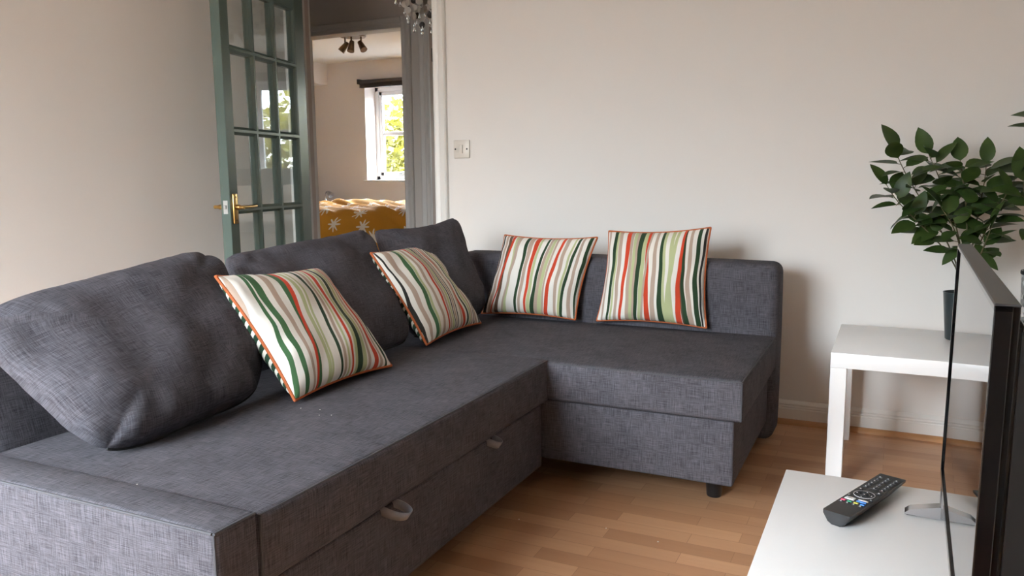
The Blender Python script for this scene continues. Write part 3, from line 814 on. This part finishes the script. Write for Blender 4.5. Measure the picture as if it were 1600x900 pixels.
for (x, z, dx, dz) in ((2.33, .765, -.9, .1), (2.41, .76, .7, -.5), (2.36, .78, -.5, -.5), (2.40, .79, .5, -.7), (2.38, .80, -.2, -.6)):
    leaf_into(lf, (x, PY - .04, z), (dx, -.2, dz), (0, -.6, .8), .085, .042, .15, .2)
obj('foliage', lf, M['leaf'], P1, smooth=60); obj('stems', stb, M['stem'], P1)

VX, VY = 2.612, -.27
P2 = thing('potted_plant', 'taller leafy plant in a crushed silver vase at the right picture edge', 'plant', (VX, VY, PZ))
obj('vase', lathe([(0, 0), (.056, 0), (.058, .004), (.066, .24), (.0665, .252), (.062, .252), (.06, .225), (0, .225)], 40, (VX, VY, PZ)), M['crushed'], P2, smooth=50)
obj('rim_band', lathe([(.0675, .240), (.069, .242), (.069, .250), (.0675, .253)], 40, (VX, VY, PZ)), M['dark'], P2)
obj('soil', lathe([(.0605, .22), (.03, .228), (0, .229)], 30, (VX, VY, PZ)), M['soil'], P2)
z2 = PZ + .225
stems2 = [[(VX - .01, VY, z2), (VX, VY, .85), (2.57, VY, .95), (2.555, VY, 1.05), (2.565, VY + .01, 1.16)],
          [(VX, VY, z2), (VX + .02, VY, .90), (2.63, VY, 1.05), (2.60, VY, 1.15), (2.585, VY, 1.26)],
          [(VX + .01, VY - .01, z2), (VX + .05, VY - .02, .90), (2.70, VY - .03, 1.0), (2.74, VY - .03, 1.12), (2.74, VY - .02, 1.2)],
          [(VX - .01, VY - .01, z2), (VX - .03, VY - .04, .80), (2.56, VY - .06, .86), (2.53, VY - .06, .93), (2.525, VY - .05, .99)],
          [(VX + .012, VY, z2), (VX + .04, VY - .04, .82), (2.68, VY - .06, .88), (2.71, VY - .06, .95)]]
lf, stb = plant(stems2, random.Random(5), .42, .027, (.095, .125))
obj('foliage', lf, M['leaf'], P2, smooth=60); obj('stems', stb, M['stem'], P2)

# ------------------------------------------------------------------ bedroom one
BX0, BX1, BY0, BY1, BZ = -3.75, -1.22, 2.0, 3.55, .70
bed = thing('bed', 'low wooden double bed under the mustard duvet, seen through the doorway', 'bed', ((BX0 + BX1) / 2, (BY0 + BY1) / 2, 0))
obj('bed_base', box(BX0, BX1 - .08, BY0 + .08, BY1, .08, .36, .01), M['bedframe'], bed)
obj('mattress', softbox(BX0 + .02, BX1 - .10, BY0 + .10, BY1 - .02, .36, .62, .05, .0), M['sheet'], bed)
for x in (BX0 + .06, BX1 - .16):
    for y in (BY0 + .14, BY1 - .08): obj('leg', box(x - .03, x + .03, y - .03, y + .03, 0, .08, .004), M['bedframe'], bed)
def duvet(x0, x1, y0, y1, zt, drop, rad, seed):
    """quilt draped over front (y0) and right end (x1)"""
    bm = bmesh.new(); uvl = bm.loops.layers.uv.new('UVMap')
    nx, ny = 130, 90
    Lx, Ly = (x1 - x0) + drop, (y1 - y0) + drop
    def prof(s, edge):     # arc length beyond the edge -> (horizontal, down)
        a = rad * math.pi / 2
        if s < -rad: return s + 0, 0.0
        q = s + rad
        if q < a: th = q / rad; return -rad + rad * math.sin(th), rad * (1 - math.cos(th))
        return 0.0, rad + (q - a)
    g = []
    for i in range(nx + 1):
        row = []
        for j in range(ny + 1):
            a = i / nx * Lx; b = Ly * (1 - j / ny)           # b distance from back edge
            hx, dxn = prof(a - (x1 - x0), 1); hy, dyn = prof(b - (y1 - y0), 1)
            x = x1 + hx; y = y0 - hy
            z = zt - dxn - dyn
            # folds running to the front right corner
            k = noise.noise(Vector((a * 2.2 - b * 2.6, a * .7 + b * .7, seed))) * .6 + noise.noise(Vector((a * 8 - b * 11, a * 1.2 + b * 1.0, seed + 3))) * .6
            crease = abs(noise.noise(Vector((a * 5 - b * 7.5, a * .8 + b * .6, seed + 7))))
            wgt = .05
            z += k * wgt + (.5 - crease) * .045 if dyn < .02 and dxn < .02 else 0
            y -= (k * .03 + (.5 - crease) * .025) if dyn >= .02 else 0
            x += (k * .03 + (.5 - crease) * .02) if dxn >= .02 else 0
            # bunched heap towards the back
            z += .05 * math.exp(-(((x + 3.05) / .45) ** 2 + ((y - 3.25) / .16) ** 2)) + .03 * math.exp(-(((x + 2.3) / .3) ** 2 + ((y - 3.3) / .2) ** 2))
            row.append((bm.verts.new((x, y, z)), a, b))
        g.append(row)
    for i in range(nx):
        for j in range(ny):
            q = [g[i][j], g[i + 1][j], g[i + 1][j + 1], g[i][j + 1]]
            f = bm.faces.new([v[0] for v in q])
            for l_, v in zip(f.loops, q): l_[uvl].uv = (v[1], v[2])
    bmesh.ops.recalc_face_normals(bm, faces=bm.faces[:])
    return bm
dv = obj('duvet', duvet(BX0 + .1, BX1, BY0, BY1, BZ + .03, .40, .20, 2.0), M['duvet'], base=((BX0 + BX1) / 2, (BY0 + BY1) / 2, .30), smooth=180)
md = dv.modifiers.new('thickness', 'SOLIDIFY'); md.thickness = .02; md.offset = -1
tag(dv, 'crumpled mustard yellow duvet printed with white stars, on the bed', 'duvet')
bt = thing('bedside_table', 'small bedside table beyond the mustard bed near the far wall', 'table', (-3.72, 3.96, 0))
obj('cabinet', box(-3.92, -3.50, 3.70, 4.18, .04, .70, .006), M['bedframe'], bt)
obj('drawer', box(-3.90, -3.52, 3.685, 3.70, .40, .66, .004), M['bedframe'], bt)
bl = thing('bedside_lamp', 'small silver bedside lamp glimpsed beside the door edge above the duvet', 'lamp', (-3.70, 3.90, .70))
obj('base', lathe([(0, 0), (.055, 0), (.055, .01), (.012, .02), (.009, .06), (.02, .075), (.009, .09), (.009, .11), (0, .112)], 24, (-3.70, 3.90, .70)), M['silver'], bl)
obj('arm', tube(bez([(-3.70, 3.90, .81), (-3.70, 3.90, .88), (-3.66, 3.88, .9), (-3.62, 3.87, .86)]), .007, 8), M['silver'], bl)
obj('lamp_shade', cyl((-3.64, 3.875, .872), (-3.585, 3.86, .835), .018, .036, 20), M['silver'], bl)

# ceiling spotlights
def spot(cx, cy, rz, label):
    t = thing('ceiling_spotlight', label, 'light', (cx, cy, CEIL), rz, 'three-headed ceiling spotlights')
    obj('base_plate', lathe([(0, 0), (.12, 0), (.122, -.012), (.115, -.022), (0, -.024)], 40), M['oldbrass'], t, local=True)
    for k in range(3):
        a = (k - 1) * .085; yy = (0.0, -.03, 0.0)[k]
        ar = obj('arm', join(cyl((a, yy, -.02), (a, yy, -.085), .008, n=12)), M['oldbrass'], t, local=True)
        dx = (-.55, 0, .55)[k]; dd = Vector((dx, -.25, -.75)).normalized()
        p = Vector((a, yy, -.095)) - dd * .035
        obj('spot_head', join(cyl(p, p + dd * .10, .022, .034, 24), cyl(p - dd * .006, p, .012, .021, 20)), M['oldbrass'], t, local=True)
    return t
spot(-2.49, 2.88, R(6), 'antique brass three-head ceiling spotlight above the mustard bed')
spot(.62, 2.75, R(-6), 'brass three-head ceiling spotlight seen only reflected in the door panes')

# bedroom two (seen in the door glass)
bed2 = thing('bed', 'bed with grey headboard and beige bedding seen reflected in the door panes', 'bed', (.9, 3.2, 0))
obj('headboard', softbox(-.15, 1.75, 4.17, 4.27, .05, 1.13, .03, .004), M['headgrey'], bed2)
obj('bed_base', softbox(-.05, 1.65, 2.25, 4.17, .08, .34, .02), M['headgrey'], bed2)
obj('mattress', softbox(-.05, 1.65, 2.25, 4.165, .345, .58, .05), M['sheet'], bed2)
d2 = obj('duvet', softbox(-.04, 1.64, 2.27, 3.55, .595, .68, .04, .012, .01, 3), M['sheet'], base=(.8, 2.9, .5), smooth=180)
tag(d2, 'beige duvet on the bed with the grey headboard, reflected in the door panes', 'duvet')
for i, x in enumerate((.02, .86)):
    c = [(x, 3.72, .60), (x + .72, 3.72, .60), (x + .02, 4.08, .95), (x + .70, 4.08, .96)]
    base_, pt_, nrm_, W_, H_ = cushion_surface(c, .09, .06, .04, .42, seed=i * 3.3, wr=.02)
    p_ = obj('pillow', join(panel(pt_, 1, 30, 24, W_, H_), panel(pt_, -1, 30, 24, W_, H_)), M['sheet'], base=(x + .36, 3.9, .6), smooth=180)
    tag(p_, ('beige pillow at the left of the grey headboard, reflected in the door panes', 'beige pillow at the right of the grey headboard, reflected in the door panes')[i], 'pillow', 'beige pillows in the second bedroom')

# ------------------------------------------------------------------ hall pendant
CX, CY = -.335, .62
ch = thing('pendant_light', 'hall pendant hung with shell discs and crystal drops above the doorway', 'pendant light', (CX, CY, CEIL))
obj('ceiling_rose', lathe([(0, 0), (.05, 0), (.048, -.015), (.012, -.03), (0, -.03)], 24, (CX, CY, CEIL)), M['steel'], ch)
obj('rod', cyl((CX, CY, CEIL - .03), (CX, CY, 2.16), .004, n=8), M['steel'], ch)
rc = random.Random(4)
rings = [(.15, 2.18, 14, 3), (.10, 2.12, 10, 4), (.055, 2.06, 6, 4)]
obj('ring_frame', join(*[tube([(CX + r * math.cos(a), CY + r * math.sin(a), z) for a in [i * math.pi / 14 for i in range(28)]], .003, 6, True) for r, z, n, k in rings],
    *[tube([(CX, CY, 2.17), (CX + r * math.cos(a), CY + r * math.sin(a), z)], .0018, 5) for r, z, n, k in rings for a in (0, 2.1, 4.2)]), M['steel'], ch)
def disc(p, r, a): return xf(cyl((0, 0, -.0012), (0, 0, .0012), r, n=20), Matrix.Translation(p) @ Matrix.Rotation(a, 4, 'Z') @ Matrix.Rotation(R(90), 4, 'X'))
def drop(p): return xf(lathe([(0, .018), (.003, .010), (.007, -.002), (.008, -.009), (.005, -.016), (0, -.018)], 8), Matrix.Translation(p))
nd = 0
for r, z, n, k in rings:
    for i in range(n):
        a = 2 * math.pi * i / n + rc.uniform(-.1, .1); x, y = CX + r * math.cos(a), CY + r * math.sin(a)
        zc = z; th = []
        for q in range(k - (1 if i % 3 == 0 else 0)):
            zc -= .040
            if nd < 90:
                obj('shell_disc', disc((x, y, zc), .0185, rc.uniform(-.7, .7)), M['capizdark'] if rc.random() < .35 else M['capiz'], ch); nd += 1
        zc -= .04
        obj('crystal_drop', drop((x, y, zc)), M['crystal'], ch)
        obj('wire', tube([(x, y, z), (x, y, zc + .016)], .0007, 4), M['steel'], ch)

# ------------------------------------------------------------------ crumbs
def crumb(x, y, z, r, label, grp):
    bm = bmesh.new(); bmesh.ops.create_icosphere(bm, subdivisions=1, radius=r)
    for v in bm.verts: v.co += noise.noise_vector(v.co * 900 + Vector((x * 50, 0, 0))) * r * .4; v.co.z *= .7
    bm.transform(Matrix.Translation((x, y, z + r * .5)))
    tag(obj('crumb', bm, M['crumb'], base=(x, y, z)), label, 'crumb', grp)
ls = 'tiny white crumb on the sofa seat below the striped cushion nearest the armrest'
for x, y in ((.80, -1.859), (.853, -1.848), (.883, -1.888), (.911, -1.876)): crumb(x, y, .4455, .0017, ls, 'crumbs on the sofa seat')
crumb(.864, -2.404, .4515, .0015, 'single white crumb by the armrest edge of the sofa seat', 'crumbs on the sofa seat')
lf_ = 'tiny white crumb lying on the wooden floor in front of the sofa'
for x, y in ((1.17, -1.336), (1.43, -1.285), (1.592, -1.307)): crumb(x, y, 0, .0024, lf_, 'crumbs on the floor')

# ------------------------------------------------------------------ garden
struct('ground', box(-30, 30, -30, 40, -.62, -.6), M['grass'])
def tree_mesh(seed, n, rx, rz, zc):
    rr = random.Random(seed); bm = bmesh.new()
    for _ in range(n):
        while True:
            p = Vector((rr.uniform(-1, 1), rr.uniform(-1, 1), rr.uniform(-1, 1)))
            if p.length < 1 and p.length > .45: break
        q = p + noise.noise_vector(p * 2.3 + Vector((seed, 0, 0))) * .35
        c = Vector((q.x * rx, q.y * rx, zc + q.z * rz))
        d = Vector((rr.uniform(-1, 1), rr.uniform(-1, 1), rr.uniform(-.8, .5))).normalized()
        s = d.cross(Vector((rr.uniform(-1, 1), rr.uniform(-1, 1), rr.uniform(-1, 1)))).normalized()
        l = rr.uniform(.13, .21); w = l * .32
        bm.faces.new([bm.verts.new(c), bm.verts.new(c + d * l * .5 + s * w), bm.verts.new(c + d * l), bm.verts.new(c + d * l * .5 - s * w)])
    return bm
def tree(x, y, label, seed):
    t = thing('garden_tree', label, 'tree', (x, y, -.6), 0, 'garden trees outside the bedroom windows')
    obj('trunk', xf(cyl((0, 0, 0), (.1, 0, 2.2), .11, .05, 12), Matrix.Identity(4)), M['bark'], t, local=True)
    obj('foliage', tree_mesh(seed, 7500, 2.1, 1.6, 2.0), M['tree1'], t, local=True)
    return t
TL = ['bright yellow-green tree outside the window behind the mustard bed', 'leafy tree seen at the left of the garden through the bedroom window', 'tree deep in the garden behind the bright yellow-green one',
      'green tree outside the second bedroom, reflected in the door panes', 'tree at the right of the garden reflected in the upper door panes']
for (x, y, s), L_ in zip(((-7.2, 12.0, 1), (-12.6, 14.5, 2), (-9.0, 17.5, 3), (1.6, 12.0, 4), (6.4, 12.8, 5)), TL): tree(x, y, L_, s)

# ------------------------------------------------------------------ light
SKY_NEAR, SKY_FAR = 60.0, 74.0
w = bpy.data.worlds.new('World'); sc.world = w; w.use_nodes = True
nt = w.node_tree; nt.nodes.clear()
o_ = nt.nodes.new('ShaderNodeOutputWorld'); bg = nt.nodes.new('ShaderNodeBackground'); nt.links.new(bg.outputs[0], o_.inputs[0])
tc = nt.nodes.new('ShaderNodeTexCoord'); sp = nt.nodes.new('ShaderNodeSeparateXYZ'); nt.links.new(tc.outputs['Generated'], sp.inputs[0])
cr = nt.nodes.new('ShaderNodeValToRGB'); cr.color_ramp.elements[0].position = .0; cr.color_ramp.elements[0].color = (.10, .105, .105, 1)
cr.color_ramp.elements[1].position = .4; cr.color_ramp.elements[1].color = (.90, .975, 1.09, 1)
nt.links.new(sp.outputs[2], cr.inputs[0]); nt.links.new(cr.outputs[0], bg.inputs[0])
mr = nt.nodes.new('ShaderNodeMapRange'); mr.inputs['From Min'].default_value = -.8; mr.inputs['From Max'].default_value = .8
mr.inputs['To Min'].default_value = SKY_NEAR; mr.inputs['To Max'].default_value = SKY_FAR     # overcast sky, brighter on the side of the living room window
nt.links.new(sp.outputs[1], mr.inputs[0]); nt.links.new(mr.outputs[0], bg.inputs[1])
def portal(name, x0, x1, z0, z1, y, out):
    L = bpy.data.lights.new(name, 'AREA'); L.shape = 'RECTANGLE'; L.size = x1 - x0; L.size_y = z1 - z0
    L.cycles.is_portal = True
    ob = bpy.data.objects.new(name, L); col.objects.link(ob); ob.location = ((x0 + x1) / 2, y, (z0 + z1) / 2)
    ob.rotation_euler = (R(90), 0, 0) if out < 0 else (R(-90), 0, 0)   # points into the room
    return ob
portal('window_portal', LWX0, LWX1, LWZ0, LWZ1, YB - .31, -1)
portal('bedroom_portal', W1[0], W1[1], W1[2], W1[3], 4.62, 1)
portal('second_bedroom_portal', W2[0], W2[1], W2[2], W2[3], 4.62, 1)
sn = bpy.data.lights.new('sun', 'SUN'); sn.energy = 12.0; sn.angle = R(1.0); sn.color = (1.0, .93, .8)
so = bpy.data.objects.new('sun', sn); col.objects.link(so)
so.rotation_euler = Vector((-.75, -.28, -.62)).to_track_quat('-Z', 'Y').to_euler()

# ------------------------------------------------------------------ camera
yaw, pitch, roll, f = 0.4466986514633456, -0.13952889336286764, -0.008531138504640726, 1242.4867
cyw, syw, cp, spt = math.cos(yaw), math.sin(yaw), math.cos(pitch), math.sin(pitch)
fwd = Vector((-syw * cp, cyw * cp, spt)); rt = Vector((cyw, syw, 0)); up = rt.cross(fwd)
r2 = rt * math.cos(roll) + up * math.sin(roll); u2 = -rt * math.sin(roll) + up * math.cos(roll)
cd = bpy.data.cameras.new('Camera'); cam = bpy.data.objects.new('Camera', cd); col.objects.link(cam)
mt = Matrix((r2, u2, -fwd)).transposed().to_4x4(); mt.translation = Vector((2.145647, -3.407731, 1.031229))
cam.matrix_world = mt
cd.sensor_fit = 'HORIZONTAL'; cd.sensor_width = 36.0; cd.lens = f * 36.0 / 1600.0; cd.clip_start = .02; cd.clip_end = 200
sc.camera = cam

sc.view_settings.view_transform = 'Standard'; sc.view_settings.look = 'None'
sc.view_settings.exposure = 0.32; sc.view_settings.gamma = 1.0; sc.view_settings.use_curve_mapping = False
sc.cycles.use_denoising = True
sc.cycles.max_bounces = 12; sc.cycles.diffuse_bounces = 6; sc.cycles.glossy_bounces = 6; sc.cycles.transparent_max_bounces = 16
sc.cycles.sample_clamp_indirect = 8.0
sc.cycles.caustics_reflective = False; sc.cycles.caustics_refractive = False
